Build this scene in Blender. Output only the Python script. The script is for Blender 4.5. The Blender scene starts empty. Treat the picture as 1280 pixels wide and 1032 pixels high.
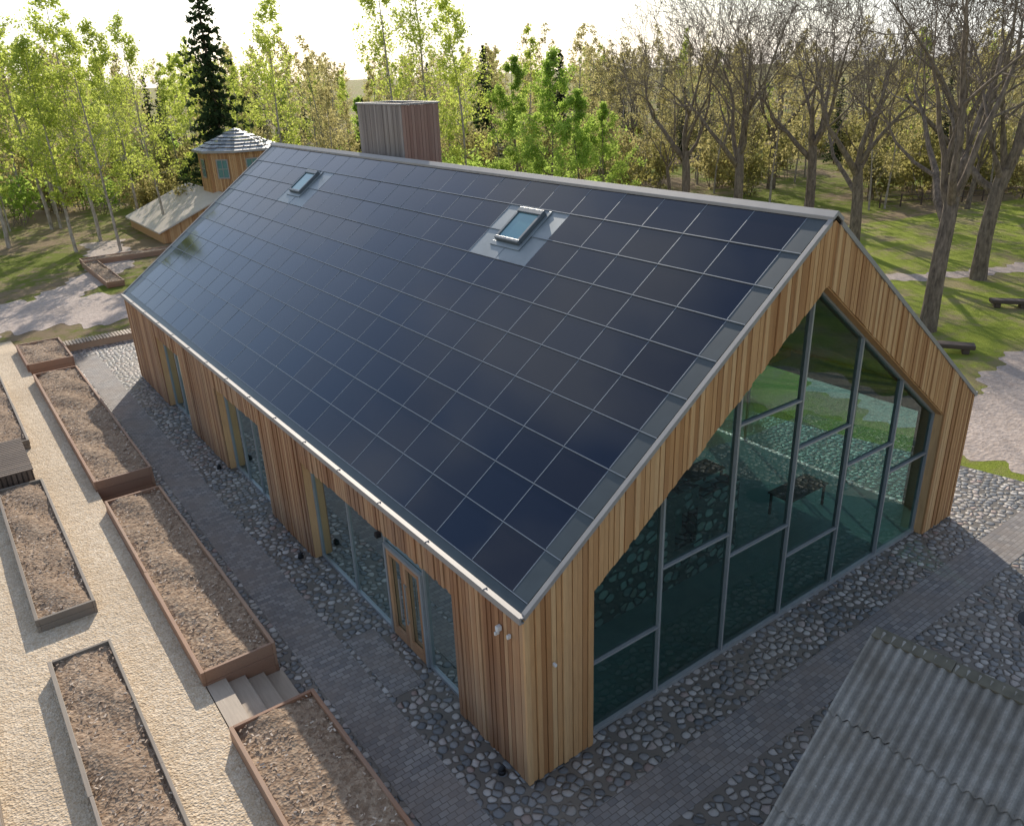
import bpy, math, random
import numpy as np
from mathutils import Vector, Matrix
random.seed(7); rng=np.random.default_rng(7)
scene=bpy.context.scene
COL=scene.collection
# ------------------------------------------------------------------ helpers
class MB:
    def __init__(s): s.v=[];s.f=[];s.r=[];s.m=[]
    def face(s,pts,r=.5,m=0):
        b=len(s.v); s.v+= [tuple(p) for p in pts]; s.f.append(tuple(range(b,b+len(pts)))); s.r.append(r); s.m.append(m)
    def hexa(s,p,r=None,m=0):
        if r is None: r=random.random()
        b=len(s.v); s.v+=[tuple(q) for q in p]
        for f in ((0,3,2,1),(4,5,6,7),(0,1,5,4),(1,2,6,5),(2,3,7,6),(3,0,4,7)):
            s.f.append(tuple(b+i for i in f)); s.r.append(r); s.m.append(m)
    def box(s,x0,x1,y0,y1,z0,z1,r=None,m=0,M=None):
        p=[(x0,y0,z0),(x1,y0,z0),(x1,y1,z0),(x0,y1,z0),(x0,y0,z1),(x1,y0,z1),(x1,y1,z1),(x0,y1,z1)]
        if M is not None: p=[tuple(M@Vector(q)) for q in p]
        s.hexa(p,r,m)
    def prism(s,poly,y0,y1,r=.5,m=0):
        n=len(poly); b=len(s.v)
        s.v+=[(x,y0,z) for x,z in poly]+[(x,y1,z) for x,z in poly]
        s.f.append(tuple(range(b,b+n))); s.f.append(tuple(reversed(range(b+n,b+2*n))))
        for i in range(n):
            j=(i+1)%n; s.f.append((b+j,b+i,b+n+i,b+n+j))
        s.r+=[r]*(n+2); s.m+=[m]*(n+2)
    def tube(s,pts,rad,n=5,r=.5,m=0,cap=False):
        pts=[Vector(p) for p in pts]; b0=len(s.v)
        for i,p in enumerate(pts):
            t=(pts[min(i+1,len(pts)-1)]-pts[max(i-1,0)]).normalized()
            a=t.cross(Vector((0.3,0.1,1)) if abs(t.z)<.9 else Vector((1,0,0.1))).normalized(); c=t.cross(a)
            for k in range(n):
                an=2*math.pi*k/n; q=p+(a*math.cos(an)+c*math.sin(an))*rad[i]; s.v.append((q.x,q.y,q.z))
        for i in range(len(pts)-1):
            for k in range(n):
                k2=(k+1)%n; s.f.append((b0+i*n+k,b0+i*n+k2,b0+(i+1)*n+k2,b0+(i+1)*n+k)); s.r.append(r); s.m.append(m)
        if cap:
            s.f.append(tuple(b0+(len(pts)-1)*n+k for k in range(n))); s.r.append(r); s.m.append(m)
    def mesh(s,name,mats,smooth=False):
        me=bpy.data.meshes.new(name); me.from_pydata(s.v,[],s.f)
        for m in mats: me.materials.append(m)
        me.polygons.foreach_set("material_index",s.m)
        a=me.attributes.new("rnd",'FLOAT','FACE'); a.data.foreach_set("value",s.r)
        if smooth: me.polygons.foreach_set("use_smooth",[True]*len(s.f))
        me.update(); return me
    def obj(s,name,mats,parent=None,smooth=False,bevel=0):
        o=bpy.data.objects.new(name,s.mesh(name,mats,smooth)); COL.objects.link(o)
        if parent: o.parent=parent
        if bevel:
            md=o.modifiers.new("bev",'BEVEL'); md.width=bevel; md.segments=2; md.limit_method='ANGLE'
        return o
def empty(name,loc=(0,0,0)):
    o=bpy.data.objects.new(name,None); o.location=loc; COL.objects.link(o); return o
class NT:
    def __init__(s,name):
        s.mat=bpy.data.materials.new(name); s.mat.use_nodes=True; s.t=s.mat.node_tree; s.t.nodes.clear()
        s.out=s.n('ShaderNodeOutputMaterial')
    def n(s,ty,**kw):
        x=s.t.nodes.new(ty)
        for k,v in kw.items(): setattr(x,k,v)
        return x
    def l(s,a,b): s.t.links.new(a,b)
    def setin(s,node,key,val):
        if isinstance(val,bpy.types.NodeSocket): s.l(val,node.inputs[key])
        else: node.inputs[key].default_value=val
    def coord(s,scale=(1,1,1)):
        tc=s.n('ShaderNodeTexCoord'); mp=s.n('ShaderNodeMapping'); mp.inputs['Scale'].default_value=scale
        s.l(tc.outputs['Object'],mp.inputs[0]); return mp.outputs[0]
    def noise(s,vec,scale,detail=4,rough=.55):
        x=s.n('ShaderNodeTexNoise'); s.l(vec,x.inputs['Vector']); x.inputs['Scale'].default_value=scale
        x.inputs['Detail'].default_value=detail; x.inputs['Roughness'].default_value=rough; return x.outputs['Fac']
    def vor(s,vec,scale,feature='F1',rnd=1):
        x=s.n('ShaderNodeTexVoronoi',feature=feature); s.l(vec,x.inputs['Vector']); x.inputs['Scale'].default_value=scale
        x.inputs['Randomness'].default_value=rnd; return x
    def ramp(s,fac,stops,interp='LINEAR'):
        x=s.n('ShaderNodeValToRGB'); s.l(fac,x.inputs[0]); cr=x.color_ramp; cr.interpolation=interp
        while len(cr.elements)<len(stops): cr.elements.new(.5)
        for e,(p,c) in zip(cr.elements,stops):
            e.position=p; e.color=(c,c,c,1) if not hasattr(c,'__len__') else (*c,1)
        return x.outputs[0]
    def mix(s,f,a,b,mode='MIX'):
        x=s.n('ShaderNodeMix',data_type='RGBA',blend_type=mode)
        for k,v in ((0,f),(6,a),(7,b)):
            if isinstance(v,tuple): v=(*v,1) if len(v)==3 else v
            s.setin(x,k,v)
        return x.outputs[2]
    def math(s,op,a,b=0.,clamp=False):
        x=s.n('ShaderNodeMath',operation=op,use_clamp=clamp); s.setin(x,0,a); s.setin(x,1,b); return x.outputs[0]
    def bump(s,h,strength=.5,dist=.02,nrm=None):
        x=s.n('ShaderNodeBump'); s.l(h,x.inputs['Height']); x.inputs['Strength'].default_value=strength; x.inputs['Distance'].default_value=dist
        if nrm: s.l(nrm,x.inputs['Normal'])
        return x.outputs[0]
    def rnd(s): x=s.n('ShaderNodeAttribute',attribute_name='rnd'); return x.outputs['Fac']
    def pbr(s,col,rough=.6,nrm=None,metal=0,spec=.5,**kw):
        b=s.n('ShaderNodeBsdfPrincipled')
        s.setin(b,'Base Color',(*col,1) if isinstance(col,tuple) and len(col)==3 else col)
        s.setin(b,'Roughness',rough); s.setin(b,'Metallic',metal); s.setin(b,'Specular IOR Level',spec)
        if nrm: s.l(nrm,b.inputs['Normal'])
        for k,v in kw.items(): s.setin(b,k,v)
        s.l(b.outputs[0],s.out.inputs[0]); return b
def simple(name,col,rough=.6,metal=0,ns=8,var=.25,bump=.1):
    t=NT(name); v=t.coord(); n=t.noise(v,ns); c=t.mix(n,tuple(x*(1-var) for x in col),tuple(min(1,x*(1+var)) for x in col))
    t.pbr(c,rough,t.bump(n,bump,.01),metal); return t.mat
def wood(name,c1,c2,c3,axis='z',grey=.2,rough=.65):
    t=NT(name); sc={'z':(9,9,.7),'x':(.7,9,9),'y':(9,.7,9)}[axis]
    tc=t.n('ShaderNodeTexCoord'); r=t.rnd()
    add=t.n('ShaderNodeVectorMath',operation='ADD'); comb=t.n('ShaderNodeCombineXYZ')
    m=t.math('MULTIPLY',r,37.); [t.l(m,comb.inputs[i]) for i in range(3)]
    t.l(tc.outputs['Object'],add.inputs[0]); t.l(comb.outputs[0],add.inputs[1])
    mp=t.n('ShaderNodeMapping'); mp.inputs['Scale'].default_value=sc; t.l(add.outputs[0],mp.inputs[0])
    n=t.noise(mp.outputs[0],3,5,.6); big=t.noise(t.coord(),.5,3)
    base=t.ramp(r,[(0,c1),(.5,c2),(1,c3)])
    c=t.mix(t.math('MULTIPLY',n,.6),base,tuple(x*.5 for x in c1))
    c=t.mix(t.math('MULTIPLY',t.ramp(big,[(.4,0),(.65,1)]),grey),c,(.25,.20,.16))
    t.pbr(c,rough,t.bump(n,.35,.01)); return t.mat
# ------------------------------------------------------------------ materials
M_clad=wood("larch_cladding",(.30,.135,.06),(.50,.265,.13),(.66,.41,.22),'z',.3)
M_cladg=wood("larch_gable",(.44,.205,.075),(.66,.36,.15),(.80,.51,.25),'z',.1)
M_grey=wood("weathered_cladding",(.20,.16,.14),(.33,.27,.235),(.46,.39,.34),'z',.6)
M_red=wood("reddish_cladding",(.30,.15,.11),(.40,.22,.16),(.48,.29,.22),'z',.3)
M_plank=wood("planter_wood",(.28,.13,.07),(.38,.20,.115),(.47,.28,.17),'y',.3)
M_plankg=wood("planter_wood_grey",(.22,.18,.14),(.31,.26,.20),(.42,.35,.28),'y',.5)
M_plankd=wood("slat_dark",(.08,.05,.035),(.12,.08,.055),(.17,.115,.08),'y',.2)
M_dark=simple("dark_backing",(.025,.02,.016),.9)
M_zinc=simple("flashing_metal",(.33,.31,.29),.6,.15,3,.15,.05)
M_alu=simple("aluminium_frame",(.36,.38,.39),.4,.4,5,.1,.02)
M_blackm=simple("black_metal",(.02,.02,.022),.45,.4)
M_white=simple("white_plastic",(.7,.7,.68),.4)
M_int=simple("interior_plaster",(.42,.42,.40),.8)
M_floor=simple("interior_floor",(.34,.46,.44),.35,0,2,.15,.02)
def mk_pv():
    t=NT("solar_glass"); r=t.rnd(); v=t.coord()
    n=t.noise(v,.35,3); f=t.noise(v,45,2)
    c=t.mix(r,(.003,.006,.020),(.013,.010,.014))
    c=t.mix(t.math('MULTIPLY',f,.3),c,(.014,.015,.02))
    dust=t.ramp(t.vor(t.coord(),9).outputs['Distance'],[(.0,1),(.03,0)])
    c=t.mix(t.math('MULTIPLY',dust,.3),c,(.2,.2,.2))
    ro=t.math('ADD',t.math('MULTIPLY',n,.05),t.math('MULTIPLY',r,.025))
    ro=t.math('ADD',ro,.03)
    b=t.pbr(c,ro,t.bump(n,.04,.05),0,.6); b.inputs['Specular Tint'].default_value=(.80,.90,1,1); return t.mat
M_pv=mk_pv()
M_verge=simple("verge_panel",(.06,.075,.08),.3,.2,3,.2,.03)
M_sky_sur=simple("skylight_flashing",(.22,.255,.27),.4,.3,2,.2,.03)
M_skgl=NT("skylight_glass"); M_skgl.pbr((.12,.26,.30),.04,None,.3,.8); M_skgl=M_skgl.mat
def mk_glass(name,tint,lo,hi):
    t=NT(name); v=t.coord(); n=t.noise(v,.4,2)
    tr=t.n('ShaderNodeBsdfTransparent'); tr.inputs[0].default_value=(*tint,1)
    gl=t.n('ShaderNodeBsdfGlossy'); gl.inputs['Roughness'].default_value=.012; gl.inputs['Color'].default_value=(.78,.88,.84,1)
    t.l(t.bump(n,.03,.05),gl.inputs['Normal'])
    fr=t.n('ShaderNodeFresnel'); fr.inputs['IOR'].default_value=1.5
    f=t.math('ADD',t.math('MULTIPLY',fr.outputs[0],hi),lo,True)
    mx=t.n('ShaderNodeMixShader'); t.l(f,mx.inputs[0]); t.l(tr.outputs[0],mx.inputs[1]); t.l(gl.outputs[0],mx.inputs[2])
    t.l(mx.outputs[0],t.out.inputs[0]); return t.mat
M_glass=mk_glass("gable_window_glass",(.50,.78,.76),.01,1.35)
M_glass2=mk_glass("side_window_glass",(.34,.52,.50),.0,.8)
def mk_cobble():
    t=NT("cobblestone"); v=t.coord()
    w=t.n('ShaderNodeTexNoise'); t.l(v,w.inputs['Vector']); w.inputs['Scale'].default_value=1.3
    vm=t.n('ShaderNodeMix',data_type='VECTOR'); vm.inputs[0].default_value=.12; t.l(v,vm.inputs[4]); t.l(w.outputs['Color'],vm.inputs[5])
    SC=5.8
    a=t.vor(vm.outputs[1],SC,'DISTANCE_TO_EDGE',.85); b=t.vor(vm.outputs[1],SC,'F1',.85)
    sep=t.n('ShaderNodeSeparateColor'); t.l(b.outputs['Color'],sep.inputs[0])
    stone=t.ramp(sep.outputs[0],[(0,(.14,.15,.16)),(.35,(.27,.275,.28)),(.6,(.41,.37,.33)),(.85,(.62,.59,.55)),(1,(.36,.24,.20))])
    big=t.noise(v,.25,3); fine=t.noise(v,40,3)
    stone=t.mix(t.math('MULTIPLY',fine,.3),stone,(.14,.14,.14))
    rad=t.math('SUBTRACT',t.math('ADD',.50,t.math('MULTIPLY',sep.outputs[1],.16)),b.outputs['Distance'])
    hgt=t.math('MINIMUM',t.math('MULTIPLY',a.outputs['Distance'],1.1),rad)
    e=t.ramp(hgt,[(.03,0),(.08,1)])
    joint=t.mix(big,(.10,.09,.08),(.21,.18,.145))
    c=t.mix(e,joint,stone)
    c=t.mix(t.math('MULTIPLY',t.ramp(big,[(.45,0),(.7,1)]),.35),c,(.27,.225,.18))
    h=t.ramp(hgt,[(0,0),(.07,.45),(.16,.8),(.35,1)])
    t.pbr(c,t.math('ADD',t.math('MULTIPLY',fine,.3),.4),t.bump(h,1.,.06)); return t.mat
M_cob=mk_cobble()
def mk_paver():
    t=NT("paver_blocks"); v=t.coord()
    b=t.n('ShaderNodeTexBrick'); t.l(v,b.inputs['Vector']); b.inputs['Scale'].default_value=1; b.inputs['Brick Width'].default_value=.19; b.inputs['Row Height'].default_value=.13
    b.inputs['Mortar Size'].default_value=.009; b.inputs['Color1'].default_value=(.17,.165,.17,1); b.inputs['Color2'].default_value=(.35,.33,.31,1); b.inputs['Mortar'].default_value=(.12,.105,.09,1)
    b.inputs['Mortar Smooth'].default_value=.3
    n=t.noise(v,.8,5,.7); c=t.mix(t.ramp(n,[(.4,.1),(.65,.75)]),b.outputs['Color'],(.26,.215,.18))
    h=t.math('SUBTRACT',1.,b.outputs['Fac']); t.pbr(c,.7,t.bump(h,.6,.015)); return t.mat
M_pav=mk_paver()
def mk_gravel(name,c1,c2,sc=28,dark=.5):
    t=NT(name); v=t.coord(); a=t.vor(v,sc); big=t.noise(v,.35,5); mid=t.noise(v,3.5,5,.7)
    sep=t.n('ShaderNodeSeparateColor'); t.l(a.outputs['Color'],sep.inputs[0])
    c=t.mix(sep.outputs[0],c1,c2); c=t.mix(t.math('MULTIPLY',t.ramp(mid,[(.35,0),(.7,1)]),dark),c,tuple(x*.5 for x in c1))
    c=t.mix(t.math('MULTIPLY',t.ramp(big,[(.4,0),(.7,1)]),.4),c,tuple(x*.72 for x in c1))
    h=t.math('ADD',a.outputs['Distance'],t.math('MULTIPLY',mid,2.)); t.pbr(c,.9,t.bump(h,.8,.03),0,.2); return t.mat
M_sand=mk_gravel("sandy_gravel",(.62,.47,.31),(.86,.73,.56),22,.35)
M_mulch=mk_gravel("bark_mulch",(.28,.185,.12),(.55,.42,.30),17,.6)
M_path=mk_gravel("path_gravel",(.46,.37,.31),(.62,.52,.45),9,.4)
def mk_grass():
    t=NT("grass_ground"); v=t.coord(); n=t.noise(v,.09,5,.6); m=t.noise(v,1.2,6,.7); f=t.noise(v,18,4,.8)
    g=t.mix(f,(.12,.16,.02),(.31,.35,.06)); br=t.mix(m,(.26,.19,.11),(.44,.33,.21))
    k=t.math('ADD',t.math('MULTIPLY',n,.6),t.math('MULTIPLY',m,.4))
    c=t.mix(t.ramp(k,[(.45,0),(.54,1)]),g,br)
    h=t.math('ADD',f,m); t.pbr(c,.95,t.bump(h,1.,.15),0,.1); return t.mat
M_grass=mk_grass()
def mk_lawn():
    t=NT("lawn_grass"); v=t.coord(); m=t.noise(v,.35,6,.7); f=t.noise(v,14,4,.8)
    g=t.mix(f,(.20,.26,.03),(.46,.52,.09)); c=t.mix(t.ramp(m,[(.46,0),(.60,.85)]),g,(.42,.33,.19))
    t.pbr(c,.95,t.bump(t.math('ADD',f,m),1.,.15),0,.1); return t.mat
M_lawn=mk_lawn()
def mk_stone():
    t=NT("fieldstone_wall"); v=t.coord((1,1,1.25)); a=t.vor(v,3.0,'DISTANCE_TO_EDGE',.8); b=t.vor(v,3.0,'F1',.8)
    sep=t.n('ShaderNodeSeparateColor'); t.l(b.outputs['Color'],sep.inputs[0])
    st=t.ramp(sep.outputs[0],[(0,(.30,.29,.28)),(.4,(.50,.48,.45)),(.8,(.66,.62,.56)),(1,(.50,.40,.33))])
    n=t.noise(t.coord(),12,4); st=t.mix(t.math('MULTIPLY',n,.5),st,(.16,.16,.16))
    hg=t.math('MINIMUM',a.outputs['Distance'],t.math('SUBTRACT',.6,b.outputs['Distance']))
    c=t.mix(t.ramp(hg,[(.04,0),(.12,1)]),(.14,.13,.12),st)
    t.pbr(c,.85,t.bump(t.ramp(hg,[(0,0),(.15,1)]),.9,.06)); return t.mat
M_stone=mk_stone()
def mk_corr():
    t=NT("old_fibre_cement"); v=t.coord(); n=t.noise(v,1.3,6,.7); f=t.noise(v,25,4,.7); r=t.rnd()
    c=t.mix(f,(.20,.195,.18),(.50,.48,.44)); c=t.mix(t.ramp(n,[(.42,0),(.62,.75)]),c,(.19,.17,.14))
    c=t.mix(t.math('SUBTRACT',.62,t.math('MULTIPLY',r,.62)),c,(.07,.065,.055))  # low rnd darkens: corrugation shading put into the colour, plus sheet tone
    c=t.mix(t.ramp(t.vor(v,3.2).outputs['Distance'],[(.02,.7),(.07,0)]),c,(.5,.5,.46))
    t.pbr(c,.9,t.bump(f,.5,.01)); return t.mat
M_corr=mk_corr()
M_moss=simple("mossy_edge",(.13,.12,.09),.95,0,6,.5,.6)
def mk_leaf(name,a,b,tr,tf=.55):
    t=NT(name); r=t.rnd(); oi=t.n('ShaderNodeObjectInfo')
    k=t.math('ADD',t.math('MULTIPLY',r,.55),t.math('MULTIPLY',oi.outputs['Random'],.45))
    c=t.mix(k,a,b)
    d=t.n('ShaderNodeBsdfDiffuse'); t.l(c,d.inputs[0])
    x=t.n('ShaderNodeBsdfTranslucent'); t.l(t.mix(k,tuple(q*.65 for q in tr),tr),x.inputs[0])
    mx=t.n('ShaderNodeMixShader'); mx.inputs[0].default_value=tf; t.l(d.outputs[0],mx.inputs[1]); t.l(x.outputs[0],mx.inputs[2]); t.l(mx.outputs[0],t.out.inputs[0]); return t.mat
L_yel=mk_leaf("spring_leaf_yellow",(.23,.30,.055),(.38,.43,.09),(.82,.92,.19))
L_grn=mk_leaf("spring_leaf_green",(.15,.24,.045),(.27,.38,.075),(.66,.86,.18))
L_olv=mk_leaf("bud_leaf_olive",(.22,.185,.085),(.34,.31,.13),(.70,.62,.26))
L_spr=mk_leaf("spruce_needle",(.025,.045,.02),(.055,.08,.035),(.07,.11,.04),.3)
L_brn=mk_leaf("undergrowth_leaf",(.16,.14,.065),(.26,.24,.09),(.5,.46,.15))
def mk_bark(name,a,b,sc=6):
    t=NT(name); v=t.coord((1,1,.3)); n=t.noise(v,sc,5,.7); t.pbr(t.mix(t.ramp(n,[(.35,0),(.65,1)]),a,b),.9,t.bump(n,.8,.04),0,.2); return t.mat
B_oak=mk_bark("oak_bark",(.11,.085,.065),(.30,.235,.175)); B_bir=mk_bark("pale_bark",(.22,.18,.14),(.55,.48,.39)); B_spr=mk_bark("spruce_bark",(.10,.075,.05),(.2,.14,.09))
# ------------------------------------------------------------------ camera
p=(-6.5111,-8.9658,12.3215,-0.6215,0.4041,-0.0377)
yaw,pit,rol=p[3:]
fw=Vector((-math.sin(yaw)*math.cos(pit),math.cos(yaw)*math.cos(pit),-math.sin(pit)))
r0=Vector((math.cos(yaw),math.sin(yaw),0)); u0=r0.cross(fw)
rr=r0*math.cos(rol)+u0*math.sin(rol); uu=-r0*math.sin(rol)+u0*math.cos(rol)
cam=bpy.data.cameras.new("camera"); co=bpy.data.objects.new("camera",cam); COL.objects.link(co)
mm=Matrix(((rr.x,uu.x,-fw.x,p[0]),(rr.y,uu.y,-fw.y,p[1]),(rr.z,uu.z,-fw.z,p[2]),(0,0,0,1)))
co.matrix_world=mm; cam.sensor_width=36; cam.lens=1002.44/1280*36; cam.clip_end=6000; cam.clip_start=.1
scene.camera=co
# ------------------------------------------------------------------ light
EL,AZ=math.radians(26),math.radians(29)
w=bpy.data.worlds.new("World"); scene.world=w; w.use_nodes=True; nt=w.node_tree; nt.nodes.clear()
sk=nt.nodes.new('ShaderNodeTexSky'); sk.sky_type='NISHITA'; sk.sun_disc=False; sk.sun_elevation=EL; sk.sun_rotation=AZ; sk.air_density=1.0; sk.dust_density=.8; sk.ozone_density=1.5
bg=nt.nodes.new('ShaderNodeBackground'); bg.inputs[1].default_value=.18; wo=nt.nodes.new('ShaderNodeOutputWorld')
def wn(ty,**kw):
    x=nt.nodes.new(ty)
    for k,v in kw.items(): setattr(x,k,v)
    return x
tc=wn('ShaderNodeTexCoord'); sx_=wn('ShaderNodeSeparateXYZ'); nt.links.new(tc.outputs['Generated'],sx_.inputs[0])
mr_=wn('ShaderNodeMapRange'); nt.links.new(sx_.outputs[2],mr_.inputs[0]); mr_.inputs[1].default_value=0; mr_.inputs[2].default_value=.28; mr_.inputs[3].default_value=.75; mr_.inputs[4].default_value=0
mxh=wn('ShaderNodeMix',data_type='RGBA'); nt.links.new(mr_.outputs[0],mxh.inputs[0]); nt.links.new(sk.outputs[0],mxh.inputs[6]); mxh.inputs[7].default_value=(6.6,7.0,7.5,1)
mpc=wn('ShaderNodeMapping'); mpc.inputs['Scale'].default_value=(2.2,2.2,1.2); mpc.inputs['Location'].default_value=(.35,.1,0); nt.links.new(tc.outputs['Generated'],mpc.inputs[0])
nc=wn('ShaderNodeTexNoise'); nc.inputs['Scale'].default_value=2.6; nc.inputs['Detail'].default_value=5; nt.links.new(mpc.outputs[0],nc.inputs['Vector'])
rc=wn('ShaderNodeMapRange'); nt.links.new(nc.outputs['Fac'],rc.inputs[0]); rc.inputs[1].default_value=.44; rc.inputs[2].default_value=.66; rc.inputs[3].default_value=0; rc.inputs[4].default_value=.6
mxc=wn('ShaderNodeMix',data_type='RGBA'); nt.links.new(rc.outputs[0],mxc.inputs[0]); nt.links.new(mxh.outputs[2],mxc.inputs[6]); mxc.inputs[7].default_value=(5.6,5.7,5.9,1)
nt.links.new(mxc.outputs[2],bg.inputs[0]); nt.links.new(bg.outputs[0],wo.inputs[0])
sd=Vector((math.sin(AZ)*math.cos(EL),math.cos(AZ)*math.cos(EL),math.sin(EL)))
sl=bpy.data.lights.new("sun",'SUN'); sl.energy=5.0; sl.angle=math.radians(.5); sl.color=(1,.91,.78)
so=bpy.data.objects.new("sun",sl); so.rotation_euler=sd.to_track_quat('Z','Y').to_euler(); COL.objects.link(so)
scene.view_settings.view_transform='Standard'; scene.view_settings.look='None'; scene.view_settings.exposure=0
# ------------------------------------------------------------------ ground
def sheet(name,poly,z,mat):
    mb=MB(); mb.face([(x,y,z) for x,y in poly]); return mb.obj(name,[mat])
def ribbon(name,pts,wid,z,mat,n=40,wob=.25):
    P=[Vector((a,b,0)) for a,b in pts]; P=[P[0]*2-P[1]]+P+[P[-1]*2-P[-2]]; path=[]
    for i in range(1,len(P)-2):
        for k in range(n):
            t=k/n; path.append(.5*((2*P[i])+(P[i+1]-P[i-1])*t+(2*P[i-1]-5*P[i]+4*P[i+1]-P[i+2])*t*t+(3*P[i]-P[i-1]-3*P[i+1]+P[i+2])*t**3))
    mb=MB(); prev=None
    for i in range(len(path)):
        d=(path[min(i+1,len(path)-1)]-path[max(i-1,0)]).normalized(); nn=Vector((-d.y,d.x,0))
        ww=wid/2
        a=path[i]+nn*(ww+wob*math.sin(i*.37)+wob*.6*math.sin(i*1.13)); b=path[i]-nn*(ww+wob*math.sin(i*.31+2)+wob*.6*math.sin(i*.97))
        if prev: mb.face([(prev[1].x,prev[1].y,z),(b.x,b.y,z),(a.x,a.y,z),(prev[0].x,prev[0].y,z)])
        prev=(a,b)
    return mb.obj(name,[mat])
sheet("ground",[(-2500,-2500),(2500,-2500),(2500,2500),(-2500,2500)],-.02,M_grass)
lawn=[(2,-60),(90,-60),(100,20),(58,26),(44,30),(30,36),(22,30),(19,14),(17,0),(6,-6)]
sheet("lawn",lawn,-.012,M_lawn)
sheet("cobblestone_yard",[(-4.6,-20),(2,-20),(6,-8),(12,-6.8),(18.6,-6.6),(19.6,-3),(18.6,2),(17.2,9),(17,34),(2,36.2),(-4.6,36.2)],.0,M_cob)
sheet("paver_strip",[(-2.05,-2.2),(-1.0,-2.2),(-1.0,34),(-2.05,34)],.006,M_pav)
sheet("paver_strip",[(-1.0,-2.2),(19.0,-2.2),(19.0,-1.15),(-1.0,-1.15)],.006,M_pav)
sheet("door_slab",[(-.9,3.6),(-.15,3.6),(-.15,6),(-.9,6)],.008,M_pav)
ribbon("gravel_path",[(17.5,-22),(20.5,-8),(21.5,0),(23,7),(26,14),(30,22),(33,32),(36,44)],4.2,-.006,M_path,40,.45)
ribbon("gravel_path",[(22,1),(28,3.5),(36,4),(46,3),(60,0)],2.6,-.003,M_path)
ribbon("gravel_path",[(29,20),(38,17),(44,13.5),(52,11),(70,8)],1.6,-.003,M_path)
ribbon("gravel_path",[(17,37),(8,40),(0,44),(-9,47),(-22,49)],7.0,-.004,M_path,40,.6)
ribbon("gravel_path",[(-9,36),(-6,42),(-1,48),(4,56),(6,68)],3.0,-.002,M_path)
mb=MB(); X0=-4.12
mb.face([(-40,-14,.55),(X0,-14,.55),(X0,35.6,.55),(-40,35.6,.55)])
mb.face([(-40,35.6,.55),(X0,35.6,.55),(X0,40,-.03),(-40,41,-.03)])
mb.face([(X0,-14,-.03),(X0,35.6,-.03),(X0,35.6,.55),(X0,-14,.55)])
mb.face([(X0,35.6,-.03),(X0,40,-.03),(X0,35.6,.55)])
mb.obj("sand_terrace",[M_sand])
# ------------------------------------------------------------------ building
W,R,LN,h,H=15.28,7.72,29.04,3.9,9.55
def rz(x): return h+(H-h)*x/R if x<=R else H-(H-h)*(x-R)/(W-R)
B=empty("timber_clad_solar_roof_hall")
BW=.122
op_side=[(2.3,9.8),(12.95,16.9),(21.2,24.4)]; OT=3.03
op_east=[(1.2,9),(10,18),(19,27)]
mb=MB()
def sidewall(x0,x1,ops,top,m=0,y0=.33,y1=LN-.33):
    ys=[y0]+[v for o in ops for v in o]+[y1]
    for i in range(0,len(ys),2): mb.box(x0,x1,ys[i],ys[i+1],0,top,.5,m)
    for a,b in ops: mb.box(x0,x1,a,b,OT,top,.5,m)
sidewall(.02,.35,op_side,3.72); sidewall(W-.35,W-.02,op_east,3.72)
OD=1.38; XL,XR=1.55,13.78
def oz(x): return rz(x)-OD
gp=[(.02,0),(.02,3.74),(R,H-.2),(W-.02,3.74),(W-.02,0),(XR,0),(XR,oz(XR)),(R,oz(R)),(XL,oz(XL)),(XL,0)]
mb.prism(gp,.02,.33)
gx0,gx1=4.2,11.2
mb.prism([(.02,0),(.02,3.74),(R,H-.2),(W-.02,3.74),(W-.02,0),(gx1,0),(gx1,3.2),(gx0,3.2),(gx0,0)],LN-.33,LN-.02)
mb.obj("structural_walls",[M_int],B)
mb=MB()
sidewall(.008,.016,op_side,3.72,0,.02,LN-.02); mb.prism([(.02,.02),(.02,3.74),(R,H-.2),(W-.02,3.74),(W-.02,.02),(XR+.01,.02),(XR+.01,oz(XR)+.01),(R,oz(R)+.01),(XL-.01,oz(XL)+.01),(XL-.01,.02)],.008,.016)
mb.obj("dark_gap_sheet",[M_dark],B)  # dark sheet added behind the boards to shade the gaps between them
mb=MB(); y=.0
while y<LN-.05:
    y1=min(y+BW,LN); c=(y+y1)/2; th=random.choice((.022,.034,.05))
    z0=.04
    for a,b in op_side:
        if a-.02<c<b+.02: z0=OT-.02
    mb.box(-th,.004,y+.009,y1-.009,z0,3.84,None); y=y1
mb.obj("side_cladding",[M_clad,M_dark],B)
mb=MB(); y=0
while y<LN-.05:
    y1=min(y+BW,LN); c=(y+y1)/2; z0=.04
    for a,b in op_east:
        if a<c<b: z0=OT
    mb.box(W-.019,W+random.choice((.022,.04)),y+.006,y1-.006,z0,3.84,None); y=y1
mb.obj("east_cladding",[M_clad],B)
mb=MB(); x=-.05
while x<W+.03:
    x1=min(x+BW,W+.045); a,b=x+.009,x1-.009; th=random.choice((.02,.034,.05)); c=(a+b)/2
    if (c<XL or c>XR): ba=bb=.04
    else: ba,bb=oz(max(a,XL)),oz(min(b,XR))
    ca,cb=max(a,0),min(b,W)
    ta,tb=rz(ca)-.09,rz(cb)-.09
    r=random.random()
    y0,y1=-th,.004
    mb.hexa([(a,y0,ba),(b,y0,bb),(b,y1,bb),(a,y1,ba),(a,y0,ta),(b,y0,tb),(b,y1,tb),(a,y1,ta)],r)
    y0,y1=LN-.019,LN+th; zz=3.2 if gx0<c<gx1 else .04
    mb.hexa([(a,y0,zz),(b,y0,zz),(b,y1,zz),(a,y1,zz),(a,y0,ta),(b,y0,tb),(b,y1,tb),(a,y1,ta)],r)
    x=x1
mb.obj("gable_cladding",[M_cladg],B)
mb=MB()
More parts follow.
